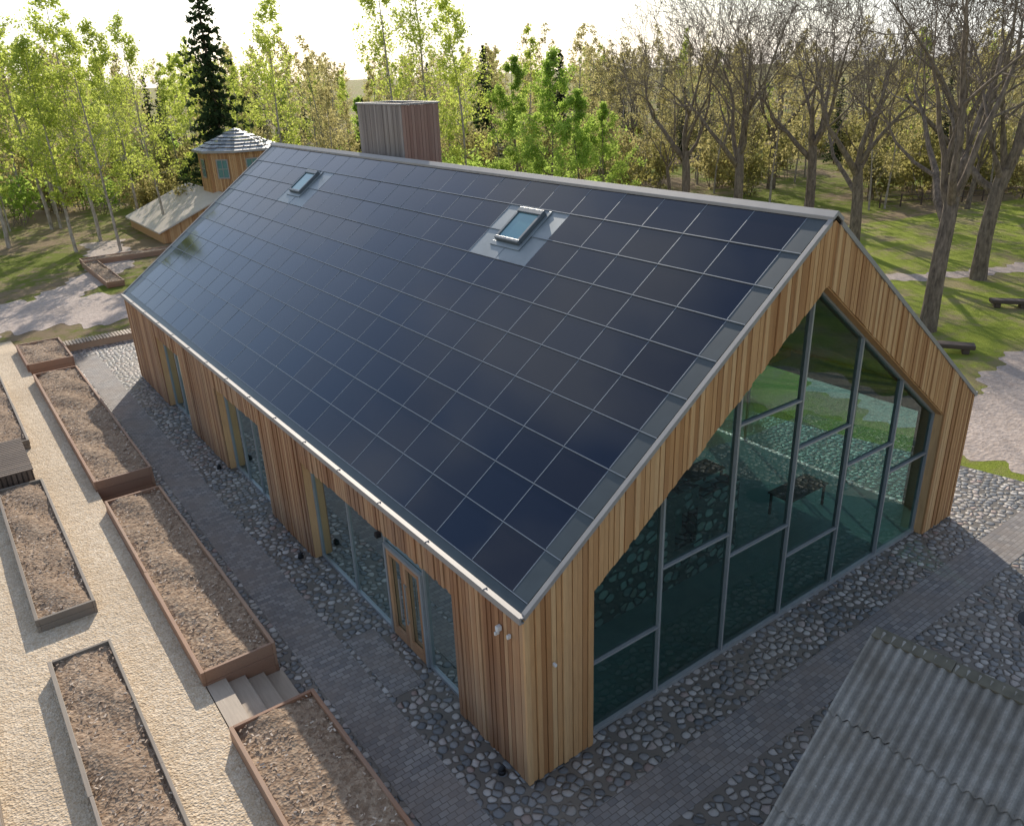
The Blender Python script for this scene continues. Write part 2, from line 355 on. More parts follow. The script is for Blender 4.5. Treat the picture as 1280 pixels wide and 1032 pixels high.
for a,b in op_side:
    mb.box(.0,.30,b-.03,b-.003,.02,OT-.003,.8); mb.box(.0,.30,a+.003,a+.03,.02,OT-.003,.6); mb.box(0,.3,a+.03,b-.03,OT-.03,OT-.003,.4)
mb.box(XL+.003,XL+.03,0,.32,.02,oz(XL)-.02,.6); mb.box(XR-.03,XR-.003,0,.32,.02,oz(XR)-.02,.9)
for (xa,xb) in ((XL,R),(R,XR)):
    za,zb_=oz(xa)-.003,oz(xb)-.003
    mb.hexa([(xa,0,za-.03),(xb,0,zb_-.03),(xb,.32,zb_-.03),(xa,.32,za-.03),(xa,0,za),(xb,0,zb_),(xb,.32,zb_),(xa,.32,za)],.5)
mb.obj("opening_reveals",[M_cladg],B)
# interior
mb=MB(); mb.face([(.35,.3,.03),(W-.35,.3,.03),(W-.35,LN-.35,.03),(.35,LN-.35,.03)]); mb.obj("interior_floor",[M_floor],B)
mb=MB(); mb.box(.4,5.2,14,14.2,.04,3.2,.5); mb.box(9.4,W-.4,17,17.2,.04,3.2,.5)
for i in range(6):
    yy=5.5+i*4.2
    mb.box(.36,W-.36,yy,yy+.16,3.55,3.8,.5,1)
mb.obj("interior_partitions",[M_int,M_cladg],B)
mb=MB()
mb.box(2.0,6.6,2.6,3.1,.04,2.7,.5); mb.box(6.6,7.4,2.6,3.1,.04,1.1,.5); mb.box(6.6,7.4,2.6,3.1,2.1,2.7,.5); mb.box(7.4,9.0,2.6,3.1,.04,2.3,.5); mb.box(2.0,2.5,3.1,8.5,.04,2.6,.5)
mb.obj("inner_fieldstone_wall",[M_stone],B)
mb=MB()
for tx,ty in ((9.9,5.2),(11.4,2.6)):
    mb.box(tx,tx+1.8,ty,ty+.8,.72,.76,.5)
    for dx in (.05,1.69):
        for dy in (.05,.69): mb.box(tx+dx,tx+dx+.06,ty+dy,ty+dy+.06,.03,.72,.5)
mb.obj("interior_tables",[M_plankd],B)
mb=MB()
def slab(x0,x1,y0,y1,t0,t1,m=0,r=.5,N=None):
    mb_=N or mb
    mb_.hexa([(x0,y0,rz(x0)+t0),(x1,y0,rz(x1)+t0),(x1,y1,rz(x1)+t0),(x0,y1,rz(x0)+t0),(x0,y0,rz(x0)+t1),(x1,y0,rz(x1)+t1),(x1,y1,rz(x1)+t1),(x0,y1,rz(x0)+t1)],r,m)
slab(0.02,R,.34,LN-.34,-.30,-.06); slab(R,W-.02,.34,LN-.34,-.30,-.06)
mb.obj("roof_deck",[M_int],B)
mb=MB()
slab(.0,R,-.03,LN+.03,-.058,-.02); slab(R,W,-.03,LN+.03,-.058,-.0)
mb.obj("roof_membrane",[M_blackm],B)
px0,pxs,py0,pys=.135,.745,.5,1.265
S=Vector((R,0,H-h)).normalized(); Nn=Vector((-S.z,0,S.x)); Yv=Vector((0,1,0))
def tile(N,x0,x1,y0,y1,m,lift=.0,tilt=.014,r=None):
    g=.008; jt=random.uniform(-.0022,.0022); jr=random.uniform(-.0022,.0022)
    ln=(x1-x0)/S.x
    o=Vector((x0,0,rz(x0)))+Nn*(-.015+lift)
    def P(a,y,z): return o+S*a+Yv*y+Nn*z
    a0,a1=g,ln-.002
    t0=tilt+.012+jr; t1=.010-jr
    N.hexa([P(a0,y0+g,0),P(a1,y0+g,0),P(a1,y1-g,0),P(a0,y1-g,0),P(a0,y0+g,t0+jt),P(a1,y0+g,t1+jt),P(a1,y1-g,t1-jt),P(a0,y1-g,t0-jt)],r,m)
def sk_at(i,j): return (i in (7,8)) and (j in (5,6,16,17))
mb=MB()
for i in range(10):
    x0=px0+pxs*i; x1=x0+pxs
    tile(mb,x0,x1,.06,py0,1); tile(mb,x0,x1,py0+22*pys,LN-.06,1)
    for j in range(22):
        y0=py0+j*pys
        tile(mb,x0,x1,y0,y0+pys,2 if sk_at(i,j) else 0, -.004 if sk_at(i,j) else 0)
    o=Vector((x0,0,rz(x0)))+Nn*(-.012)
    q=lambda a,y,z: o+S*a+Yv*y+Nn*z
    mb.hexa([q(-.008,.06,0),q(.007,.06,0),q(.007,LN-.06,0),q(-.008,LN-.06,0),q(-.008,.06,.032),q(.007,.06,.032),q(.007,LN-.06,.032),q(-.008,LN-.06,.032)],.5,3)
for j in range(23):
    y0=py0+j*pys
    for i in range(10):
        xa=px0+pxs*i+.012; xb=xa+pxs-.024; w_=.0085
        mb.hexa([(xa,y0-w_,rz(xa)-.018),(xb,y0-w_,rz(xb)-.018),(xb,y0+w_,rz(xb)-.018),(xa,y0+w_,rz(xa)-.018),(xa,y0-w_,rz(xa)+.019),(xb,y0-w_,rz(xb)+.002),(xb,y0+w_,rz(xb)+.002),(xa,y0+w_,rz(xa)+.019)],.5,3)
M_seam=simple("seam_profile",(.22,.25,.28),.45,.3)
mb.obj("solar_tiles",[M_pv,M_verge,M_sky_sur,M_seam],B)
mb=MB(); 
for k in range(46):
    yy=.3+k*.63
    slab(R+.1,W-.02,yy,yy+.02,.0,.03,0,.5,mb)
mb.obj("east_roof_seams",[M_blackm],B)
mb=MB()
mb.hexa([(R-.14,-.07,H-.1),(R,-.07,H-.01),(R,LN+.07,H-.01),(R-.14,LN+.07,H-.1),(R-.14,-.07,H-.03),(R,-.07,H+.075),(R,LN+.07,H+.075),(R-.14,LN+.07,H-.03)],.5,0)
mb.hexa([(R,-.07,H-.01),(R+.22,-.07,H-.17),(R+.22,LN+.07,H-.17),(R,LN+.07,H-.01),(R,-.07,H+.075),(R+.22,-.07,H-.08),(R+.22,LN+.07,H-.08),(R,LN+.07,H+.075)],.5,0)
for yA,yB in ((-.065,.035),(LN-.055,LN+.065)):
    slab(-.03,R-.14,yA,yB,-.075,.035,0,.5,mb); slab(R+.2,W+.03,yA,yB,-.1,.02,0,.5,mb)
mb.box(-.10,-.02,-.06,LN+.06,3.855,3.885,.5); mb.box(-.145,-.10,-.06,LN+.06,3.76,3.90,.5); mb.box(-.10,-.045,-.06,LN+.06,3.76,3.79,.5)
slab(-.02,.125,-.03,LN+.03,-.018,.0,2,.5,mb)
mb.box(W+.0,W+.14,-.06,LN+.06,3.76,3.88,.5)
for k in range(15):
    mb.box(-.165,-.05,1+k*2,1.03+k*2,3.86,3.915,.5)
mb.obj("roof_flashings",[M_zinc,M_cladg,M_verge],B,bevel=.006)
mb=MB()
for yc in (8.12,22.3):
    x0,x1,ya,yb=5.80,6.72,yc-.52,yc+.52
    o=Vector((x0,0,rz(x0))); ln=(x1-x0)/S.x
    def Bx(a0,a1,y0,y1,z0,z1,m,r=.5):
        q=lambda a,y,z: o+S*a+Yv*y+Nn*z
        mb.hexa([q(a0,y0,z0),q(a1,y0,z0),q(a1,y1,z0),q(a0,y1,z0),q(a0,y0,z1),q(a1,y0,z1),q(a1,y1,z1),q(a0,y1,z1)],r,m)
    Bx(0,.09,ya,yb,0,.14,0); Bx(ln-.16,ln,ya,yb,0,.16,0); Bx(.09,ln-.16,ya,ya+.09,0,.14,0); Bx(.09,ln-.16,yb-.09,yb,0,.14,0)
    Bx(.09,ln-.16,ya+.09,yb-.09,.02,.11,1); Bx(-.16,-.01,ya-.12,yb+.12,.0,.03,2); Bx(-.01,ln+.1,ya-.12,ya-.01,0,.03,2); Bx(-.01,ln+.1,yb+.01,yb+.12,0,.03,2)
M_skf=simple("skylight_frame",(.13,.15,.16),.4,.3)
mb.obj("skylights",[M_skf,M_skgl,M_sky_sur],B,bevel=.01)
mb=MB(); gy=.27
e0_=[XL+.03,3.55,5.62,7.70,9.77,11.82,XR-.03]
for a,b in zip(e0_[:-1],e0_[1:]):
    j1,j2=random.uniform(-.006,.006),random.uniform(-.006,.006)
    mb.face([(a,gy+j1,.08),(b,gy+j2,.08),(b,gy+j2-j1*.5,oz(b)-.035),(a,gy+j1-j2*.5,oz(a)-.035)])
mb.obj("gable_glass",[M_glass],B)
mb=MB(); f0,f1=.2,.32; mull=[3.55,5.62,7.70,9.77,11.82]
mb.box(XL+.03,XR-.03,f0-.02,f1,.005,.10,.5)
for a,b in ((XL+.03,XL+.085),(XR-.085,XR-.03)): mb.box(a,b,f0,f1,.10,oz(a if a<5 else b)-.05,.5)
for x in mull: mb.box(x-.025,x+.025,f0-.01,f1+.02,.10,oz(x)-.06,.5)
e=[XL+.085]+mull+[XR-.085]
tr={0:[1.75],1:[3.14],2:[5.63,2.56],3:[4.46,1.68],4:[3.35],5:[2.48]}
for i in range(6):
    for z in tr[i]: mb.box(e[i]+.03,e[i+1]-.03,f0,f1,z-.022,z+.022,.5)
for xa,xb in ((XL+.03,R),(R,XR-.03)):
    za,zb2=oz(xa)-.035,oz(xb)-.035
    mb.hexa([(xa,f0,za-.06),(xb,f0,zb2-.06),(xb,f1,zb2-.06),(xa,f1,za-.06),(xa,f0,za),(xb,f0,zb2),(xb,f1,zb2),(xa,f1,za)],.5)
mb.obj("gable_window_frames",[M_alu],B)
mbg=MB(); mb=MB(); gx=.25
def sideglaze(a,b,muls):
    a+=.03;b-=.03
    mbg.face([(gx,a,.06),(gx,b,.06),(gx,b,OT-.03),(gx,a,OT-.03)])
    mb.box(gx-.05,gx+.05,a,b,.004,.08,.5); mb.box(gx-.04,gx+.04,a,b,OT-.09,OT-.032,.5)
    for y in [a+.025]+muls+[b-.025]: mb.box(gx-.045,gx+.045,y-.025,y+.025,.08,OT-.09,.5)
sideglaze(2.3,9.8,[3.9,5.65,7.6]); sideglaze(*op_side[1],[14.3,15.6]); sideglaze(*op_side[2],[22.8])
for a,b in op_east:
    mbg.face([(W-gx,a,.06),(W-gx,b,.06),(W-gx,b,OT-.03),(W-gx,a,OT-.03)])
    for k in range(5): y=a+(b-a)*k/4; mb.box(W-gx-.04,W-gx+.04,y-.03,y+.03,.02,OT-.03,.5)
mbg.face([(gx0,LN-.2,.02),(gx1,LN-.2,.02),(gx1,LN-.2,3.2),(gx0,LN-.2,3.2)])
mbg.obj("side_glass",[M_glass2],B); mb.obj("side_window_frames",[M_alu],B)
mb=MB(); d0,d1=3.93,5.62; xx0,xx1=.17,.24
mb.box(xx0-.02,xx1,d0,d0+.08,.02,2.5,.5,0); mb.box(xx0-.02,xx1,d1-.08,d1,.02,2.5,.5,0); mb.box(xx0-.02,xx1,d0+.08,d1-.08,2.42,2.5,.5,0)
for a,b in ((d0+.09,(d0+d1)/2-.005),((d0+d1)/2+.005,d1-.09)):
    mb.box(xx0,xx1,a,a+.12,.03,2.41,.3,1); mb.box(xx0,xx1,b-.12,b,.03,2.41,.7,1); mb.box(xx0,xx1,a+.12,b-.12,.03,.28,.5,1); mb.box(xx0,xx1,a+.12,b-.12,2.28,2.41,.5,1)
mb.box(xx0-.07,xx0-.04,(d0+d1)/2-.14,(d0+d1)/2-.11,.8,1.9,.5,2); mb.box(xx0-.07,xx0-.04,(d0+d1)/2+.11,(d0+d1)/2+.14,.8,1.9,.5,2)
for yy in (-.13,.11):
    for z in (.85,1.8): mb.box(xx0-.05,xx0,(d0+d1)/2+yy,(d0+d1)/2+yy+.02,z,z+.03,.5,2)
mb.obj("entrance_door",[M_alu,M_clad,M_zinc],B)
mb=MB()
mb.box(-.14,-.04,.62,.70,3.2,3.30,.5,0); mb.box(-.18,-.08,.64,.68,3.13,3.2,.5,0); mb.box(-.12,-.04,.34,.39,3.2,3.28,.5,0)
mb.box(.55,.60,-.13,-.05,2.55,2.61,.5,0)
mb.box(-.16,-.04,5.2,5.32,2.92,3.04,.5,1)
mb.obj("wall_lamps",[M_white,M_blackm],B,bevel=.01)
def spot(x,y):
    mb=MB(); mb.tube([(0,0,0),(0,0,.06),(0,0,.08)],[.08,.08,.06],12,.5,0,True); mb.tube([(-.04,0,.08),(.05,0,.15)],[.045,.055],10,.5,0,True)
    ob=mb.obj("ground_spotlight",[M_blackm]); ob.location=(x,y,.005)
spot(-.25,.55); spot(-.3,10.1); spot(-.3,17.2)
# ------------------------------------------------------------------ wooden flue tower
mb=MB(); x0,x1,y0,y1=8.55,10.1,18.2,21.7; zt=11.28
mb.box(x0+.03,x1-.03,y0+.03,y1-.03,5,zt-.12,.5,2)
y=y0
while y<y1-.01:
    mb.box(x0-.02+random.uniform(-.01,.01),x0+.028,y+.005,min(y+.13,y1)-.005,6,zt-random.uniform(0,.02),None,0); mb.box(x1-.028,x1+.02,y+.005,min(y+.13,y1)-.005,6,zt,None,0); y+=.13
x=x0
while x<x1-.01:
    mb.box(x+.005,min(x+.13,x1)-.005,y0-.02+random.uniform(-.01,.01),y0+.028,6,zt-random.uniform(0,.02),None,1); mb.box(x+.005,min(x+.13,x1)-.005,y1-.028,y1+.02,6,zt,None,1); x+=.13
mb.box(x0-.06,x1+.06,y0-.06,y0+.04,zt+.003,zt+.06,.5,3); mb.box(x0-.06,x1+.06,y1-.04,y1+.06,zt+.003,zt+.06,.5,3); mb.box(x0-.06,x0+.04,y0+.04,y1-.04,zt+.003,zt+.06,.5,3); mb.box(x1-.04,x1+.06,y0+.04,y1-.04,zt+.003,zt+.06,.5,3)
ch=mb.obj("flue_tower",[M_grey,M_red,M_blackm,M_zinc],B)
# ------------------------------------------------------------------ planters
M_chip=NT("bark_chip"); _r=M_chip.rnd(); M_chip.pbr(M_chip.ramp(_r,[(0,(.20,.13,.09)),(.6,(.44,.33,.24)),(1,(.66,.56,.46))]),.9); M_chip=M_chip.mat
def planter(x0,x1,y0,y1,zb,zt,mat,nb=3,zl=None):
    P=empty("raised_planter_bed",((x0+x1)/2,(y0+y1)/2,0)); cx,cy=(x0+x1)/2,(y0+y1)/2
    mb=MB(); T=.075; hh=(zt-zb)/nb; j=lambda: random.uniform(-.012,.012)
    for k in range(nb):
        z0=zb+k*hh+.003; z1=zb+(k+1)*hh-.003
        cuts=[y0]+[y0+(y1-y0)*q/max(1,round((y1-y0)/4.5)) for q in range(1,max(1,round((y1-y0)/4.5)))]+[y1]
        for ya,yb in zip(cuts[:-1],cuts[1:]):
            mb.box(x0-cx+j(),x0-cx+T,ya-cy+.004,yb-cy,z0,z1+j()*.4); mb.box(x1-cx-T,x1-cx+j(),ya-cy+.004,yb-cy,z0,z1+j()*.4)
        mb.box(x0-cx+T+.002,x1-cx-T-.002,y0-cy+j()*.5,y0-cy+T,z0,z1); mb.box(x0-cx+T+.002,x1-cx-T-.002,y1-cy-T,y1-cy,z0,z1)
    mb.obj("planks",[mat],P,bevel=.008)
    mb=MB(); nx,ny=12,max(12,int((y1-y0)*7)); sx=(x1-x0-2*T); sy=(y1-y0-2*T)
    for a in range(nx):
        for b in range(ny):
            q=[]
            for da,db in ((0,0),(1,0),(1,1),(0,1)):
                u,v=(a+da)/nx,(b+db)/ny; xx=x0+T+u*sx; yy=y0+T+v*sy
                z=zt-.10+.035*math.sin(xx*5+yy*1.7)+.03*math.sin(yy*2.9+xx*3)+.05*math.sin(u*math.pi)+.014*math.sin(xx*23+yy*31)+.012*math.sin(xx*41-yy*17)
                q.append((xx-cx,yy-cy,z))
            mb.face(q,.5)
    mb.obj("mulch",[M_mulch],P)
    mb=MB()
    for _ in range(int(sx*sy*60)):
        a=random.uniform(x0+T,x1-T)-cx; b=random.uniform(y0+T,y1-T)-cy; z=zt-.06+random.uniform(-.01,.03); s=random.uniform(.015,.045); an=random.uniform(0,6.28)
        Mx=Matrix.Translation((a,b,z))@Matrix.Rotation(an,4,'Z')@Matrix.Rotation(random.uniform(-.6,.6),4,'X')
        mb.box(-s,s,-s*.4,s*.4,0,.008,None,0,Mx)
    mb.obj("bark_chips",[M_chip],P)
planter(-4.2,-2.47,-5.0,4.0,.0,.90,M_plank); planter(-4.17,-2.55,5.87,15.4,.0,.90,M_plank); planter(-4.16,-2.42,16.95,29.9,.0,.90,M_plank); planter(-4.2,-2.3,31.5,35.35,.0,.90,M_plank)
planter(-6.7,-5.42,-5,8.37,.55,.90,M_plankg,2); planter(-6.7,-5.4,10.17,18.4,.55,.90,M_plankg,2); planter(-6.7,-5.3,22.1,31,.55,.90,M_plankg,2)
planter(-9.3,-8.0,-4,8.3,.55,.9,M_plankg,2); planter(-9.3,-8.0,10.2,18.4,.55,.9,M_plankg,2)
planter(2.6,9.8,57.6,58.9,0,.4,M_plank,2); planter(2.5,3.6,48.8,57.4,0,.4,M_plank,2)
mb=MB(); 
mb.box(-6.55,-5.62,18.75,21.75,.56,1.12,.3)
for k in range(20): mb.box(-6.62,-5.55,18.7+k*.155,18.7+k*.155+.11,1.13,1.17)
for k in range(20): mb.box(-5.615,-5.58,18.7+k*.155,18.7+k*.155+.11,.56,1.128)
for k in range(7): mb.box(-6.6+k*.145,-6.6+k*.145+.1,18.70,18.745,.56,1.128)
mb.obj("slatted_bench_box",[M_plankd],None)
mb=MB(); 
for k in range(4):
    xa=-4.12+k*.40; z=.55-k*.137
    mb.box(xa,xa+.42,4.02,5.85,-.02,z-.045-.001*k,.5,1); mb.box(xa-.02,xa+.41,4.01,5.86,z-.044,z+.0,None,0)
M_steps=wood("step_wood",(.38,.29,.21),(.48,.38,.28),(.58,.48,.37),'y',.4)
mb.obj("garden_steps",[M_steps,M_plankd])
mb=MB()
for k in range(24): mb.box(-2.3+k*.155,-2.3+k*.155+.11,35.5,36.4,.30,.36)
mb.box(-2.3,1.4,35.55,35.65,0,.298,.4); mb.box(-2.3,1.4,36.2,36.3,0,.298,.4)
mb.obj("slatted_garden_bench",[M_steps])
mb=MB(); mb.tube([(0,0,0),(0,0,.012)],[.42,.42],24,.5,0,True); mb.tube([(0,0,.0),(0,0,.018)],[.33,.33],24,.5,0,True); oo=mb.obj("manhole_cover",[M_blackm]); oo.location=(12.2,-3.7,.004)
def bench(x,y,an,l=1.9):
    mb=MB(); mb.box(-l/2,l/2,-.28,.28,.22,.42,.4); mb.box(-l/2+.2,-l/2+.5,-.22,.22,-.02,.22,.4); mb.box(l/2-.5,l/2-.2,-.22,.22,-.02,.22,.4)
    o=mb.obj("log_bench",[M_plankd],None,bevel=.04); o.location=(x,y,0); o.rotation_euler[2]=an
bench(29.3,7.1,-1.0); bench(38.3,8.6,-.9); bench(24.3,-1.2,-1.2)
mb=MB()
for k in range(22):
    x=62+k*1.8; y=30-k*.9; mb.box(x-.05,x+.05,y-.05,y+.05,0,1.1,.4)
    if k<21:
        for z in (.5,.95): mb.tube([(x,y,z),(x+1.8,y-.9,z)],[.04,.04],6,.5,0)
mb.obj("rail_fence",[M_plankd])
# ------------------------------------------------------------------ shed in the foreground (mono-pitch)
SH=empty("stone_shed"); an=math.radians(7)
Ms=Matrix.Translation((4.02,-3.90,0))@Matrix.Rotation(an,4,'Z')
zr=3.98; half=4.2; sl_=.577; ze=zr-half*sl_; LS=9.5
mb=MB()
def P3(x,y,z): return tuple(Ms@Vector((x,y,z)))
zc=zr-.22; hw=half-.35
for y0,y1 in ((-.65,-.2),(-LS+.2,-LS+.65)):
    b=len(mb.v); poly=[(-hw,0),(-.12,0),(-.12,zc-.07),(-hw,zc-hw*sl_)]
    mb.v+=[P3(a,y0,c) for a,c in poly]+[P3(a,y1,c) for a,c in poly]; n=4
    mb.f.append(tuple(range(b,b+n))); mb.f.append(tuple(reversed(range(b+n,b+2*n))))
    for i in range(n): j=(i+1)%n; mb.f.append((b+j,b+i,b+n+i,b+n+j))
    mb.r+=[.5]*(n+2); mb.m+=[0]*(n+2)
for x0,x1,zt_ in ((-hw,-hw+.45,zc-hw*sl_),(-.57,-.125,zc-.40)):
    mb.hexa([P3(x0,-LS+.65,0),P3(x1,-LS+.65,0),P3(x1,-.65,0),P3(x0,-.65,0)]+[P3(x0,-LS+.65,zt_),P3(x1,-LS+.65,zt_),P3(x1,-.65,zt_),P3(x0,-.65,zt_)],.5)
mb.obj("stone_walls",[M_stone],SH)
mb=MB(); per=.155; nseg=6
rows=3
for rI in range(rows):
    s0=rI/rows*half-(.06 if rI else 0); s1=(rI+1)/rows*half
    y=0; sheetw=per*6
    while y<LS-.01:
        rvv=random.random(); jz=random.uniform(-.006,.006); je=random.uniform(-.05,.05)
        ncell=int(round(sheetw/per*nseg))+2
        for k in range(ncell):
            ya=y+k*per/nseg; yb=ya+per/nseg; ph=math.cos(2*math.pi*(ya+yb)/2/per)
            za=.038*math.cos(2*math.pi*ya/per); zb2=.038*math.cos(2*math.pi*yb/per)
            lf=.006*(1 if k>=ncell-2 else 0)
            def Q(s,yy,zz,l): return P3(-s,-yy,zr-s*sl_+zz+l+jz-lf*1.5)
            mb.face([Q(s0,ya,za,.0),Q(s1+je,ya,za,.035),Q(s1+je,yb,zb2,.035),Q(s0,yb,zb2,.0)],.25*rvv+.25+.5*(.5+.5*ph))  # troughs coloured darker to strengthen corrugation shading; rvv varies tone per sheet
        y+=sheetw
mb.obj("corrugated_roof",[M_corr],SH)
mb=MB()
y=0
while y<LS:
    jz=random.uniform(-.02,.02)
    mb.hexa([P3(.04,-y-1.2,zr-.2),P3(-.05,-y-1.2,zr-.2),P3(-.05,-y,zr-.2+jz),P3(.04,-y,zr-.2+jz),P3(.05,-y-1.2,zr+.05),P3(-.13,-y-1.2,zr-.02),P3(-.13,-y,zr-.02+jz),P3(.05,-y,zr+.05+jz)],None,1)
    y+=1.21
mb.hexa([P3(-.05,-.02,zr-.19),P3(-half,-.02,ze-.16),P3(-half,.02,ze-.16),P3(-.05,.02,zr-.19),P3(-.05,-.02,zr-.08),P3(-half,-.02,ze-.05),P3(-half,.02,ze-.05),P3(-.05,.02,zr-.08)],.4)
mb.obj("ridge_caps",[M_corr,M_moss],SH)
# ------------------------------------------------------------------ turret house far away
TH=empty("turret_house"); tx,ty=18.2,66.; tr_=3.45
mb=MB(); n=8
for k in range(n):
    a0=2*math.pi*(k+.5)/n; a1=2*math.pi*(k+1.5)/n
    p0=Vector((tx+tr_*math.cos(a0),ty+tr_*math.sin(a0),0)); p1=Vector((tx+tr_*math.cos(a1),ty+tr_*math.sin(a1),0))
    m=16
    for q in range(m):
        A=p0.lerp(p1,q/m+.004); Bq=p0.lerp(p1,(q+1)/m-.004)
        mb.face([A,Bq,(Bq.x,Bq.y,6.85),(A.x,A.y,6.85)],random.random(),0)
    mid=(p0+p1)/2; tn=(p1-p0).normalized(); nr=Vector((math.cos((a0+a1)/2),math.sin((a0+a1)/2),0)); mid+=nr*.05
    w2=.45; c=lambda s,z,o=0.:(mid.x+tn.x*s+nr.x*o,mid.y+tn.y*s+nr.y*o,z)
    mb.face([c(-w2,4.6),c(w2,4.6),c(w2,6.0),c(-w2,6.0)],.5,2)
    for s0,s1,z0,z1 in ((-w2-.1,w2+.1,4.5,4.6),(-w2-.1,w2+.1,6.,6.1),(-w2-.1,-w2,4.6,6),(w2,w2+.1,4.6,6),(-.03,.03,4.6,6),(-w2,w2,5.27,5.33)):
        mb.face([c(s0,z0,.03),c(s1,z0,.03),c(s1,z1,.03),c(s0,z1,.03)],.5,3)
    er=tr_+.45; e0=Vector((tx+er*math.cos(a0),ty+er*math.sin(a0),6.75)); e1=Vector((tx+er*math.cos(a1),ty+er*math.sin(a1),6.75)); ap=Vector((tx,ty,8.45))
    mr=7
    for i in range(mr):
        f0_,f1_=i/mr,(i+1)/mr; nn_=max(2,int(8*(1-f0_)))
        for q in range(nn_):
            A=e0.lerp(ap,f0_).lerp(e1.lerp(ap,f0_),q/nn_); Bq=e0.lerp(ap,f0_).lerp(e1.lerp(ap,f0_),(q+1)/nn_)
            C=e0.lerp(ap,f1_).lerp(e1.lerp(ap,f1_),(q+1)/nn_); D=e0.lerp(ap,f1_).lerp(e1.lerp(ap,f1_),q/nn_)
            up=Vector((0,0,.07)); mb.face([A+up,Bq+up,C,D],random.random(),1)
    mb.face([e0-Vector((0,0,.12)),e1-Vector((0,0,.12)),e1+Vector((0,0,.07)),e0+Vector((0,0,.07))],.5,3)
M_slate=NT("slate_shingle"); _r=M_slate.rnd(); M_slate.pbr(M_slate.ramp(_r,[(0,(.16,.18,.20)),(1,(.42,.44,.47))]),.5); M_slate=M_slate.mat
mb.obj("turret",[M_cladg,M_slate,M_skgl,M_zinc],TH)
mb=MB()
y=62
while y<74:
    mb.hexa([(9.3,y,.85),(15.4,y,3.35),(15.4,y+.48,3.35),(9.3,y+.48,.85),(9.3,y,.97),(15.4,y,3.47),(15.4,y+.48,3.47),(9.3,y+.48,.97)],None,1); y+=.5
mb.prism([(9.6,0),(15.3,0),(15.3,3.3),(9.6,.95)],62.3,73.6,.6,0)
x=9.62
while x<15.2:
    mb.hexa([(x,62.26,0.02),(x+.13,62.26,.02),(x+.13,62.29,.02),(x,62.29,.02),(x,62.26,.93+(x-9.6)*.41),(x+.13,62.26,.93+(x+.13-9.6)*.41),(x+.13,62.29,.93+(x+.13-9.6)*.41),(x,62.29,.93+(x-9.6)*.41)],None); x+=.15
M_metroof=simple("pale_metal_roof",(.54,.47,.40),.6,.1,1,.1)
mb.obj("lean_to",[M_cladg,M_metroof],TH)
# ------------------------------------------------------------------ trees
def rv(): 
    v=Vector((random.gauss(0,1),random.gauss(0,1),random.gauss(0,1))); return v.normalized()
def leaves(mb,pts,n,size,spread,m,flat=.0):
    P=np.array([tuple(q) for q in pts]); idx=rng.integers(0,len(P),n)
    C=P[idx]+rng.normal(0,spread,(n,3)); A=rng.normal(0,1,(n,3)); A/=np.linalg.norm(A,axis=1)[:,None]
    Bv=rng.normal(0,1,(n,3)); Bv=np.cross(A,Bv); Bv/=np.linalg.norm(Bv,axis=1)[:,None]
    s=(size*rng.uniform(.5,1.3,n))[:,None]
    V=np.stack([C-A*s-Bv*s*.15,C-Bv*s*.6,C+A*s,C+Bv*s*.6],1)
    cl=rng.random(len(P)); R_=np.clip(cl[idx]*.6+rng.random(n)*.4,0,1)
    b=len(mb.v); mb.v+=[tuple(q) for q in V.reshape(-1,3).tolist()]
    mb.f+=[(b+4*i,b+4*i+1,b+4*i+2,b+4*i+3) for i in range(n)]; mb.r+=R_.tolist(); mb.m+=[m]*n
def grow(mb,p,d,ln,r,lev,maxl,tips,up=.12,kids=5,ang=(35,65),wob=.18,minr=.008,ratio=.6,sides=6):
    ns=max(3,5-lev+1); pts=[p.copy()]; rad=[r]; dirs=[d.copy()]
    for i in range(ns):
        d=(d+rv()*wob+Vector((0,0,up))).normalized(); p=p+d*(ln/ns); pts.append(p.copy()); dirs.append(d.copy()); rad.append(max(minr,r*(1-(i+1)/ns*.75)))
    mb.tube(pts,rad,max(3,sides-lev))
    if lev>=maxl: tips+= pts[1:]; return
    for k in range(kids):
        t=random.uniform(.3,1.) if k<kids-1 else 1.; i=min(ns-1,int(t*ns)); f=t*ns-i; q=pts[i].lerp(pts[i+1],min(1,f)); rr_=rad[i]*(1-f)+rad[i+1]*f if f<=1 else rad[-1]
        a=math.radians(random.uniform(*ang)) if k<kids-1 else .15
        ax=dirs[i].cross(rv()).normalized(); nd=Matrix.Rotation(a,3,ax)@dirs[i]
        grow(mb,q,nd,ln*ratio*random.uniform(.7,1.15),max(minr,rr_*.62),lev+1,maxl,tips,up,kids,ang,wob*1.15,minr,ratio,sides)
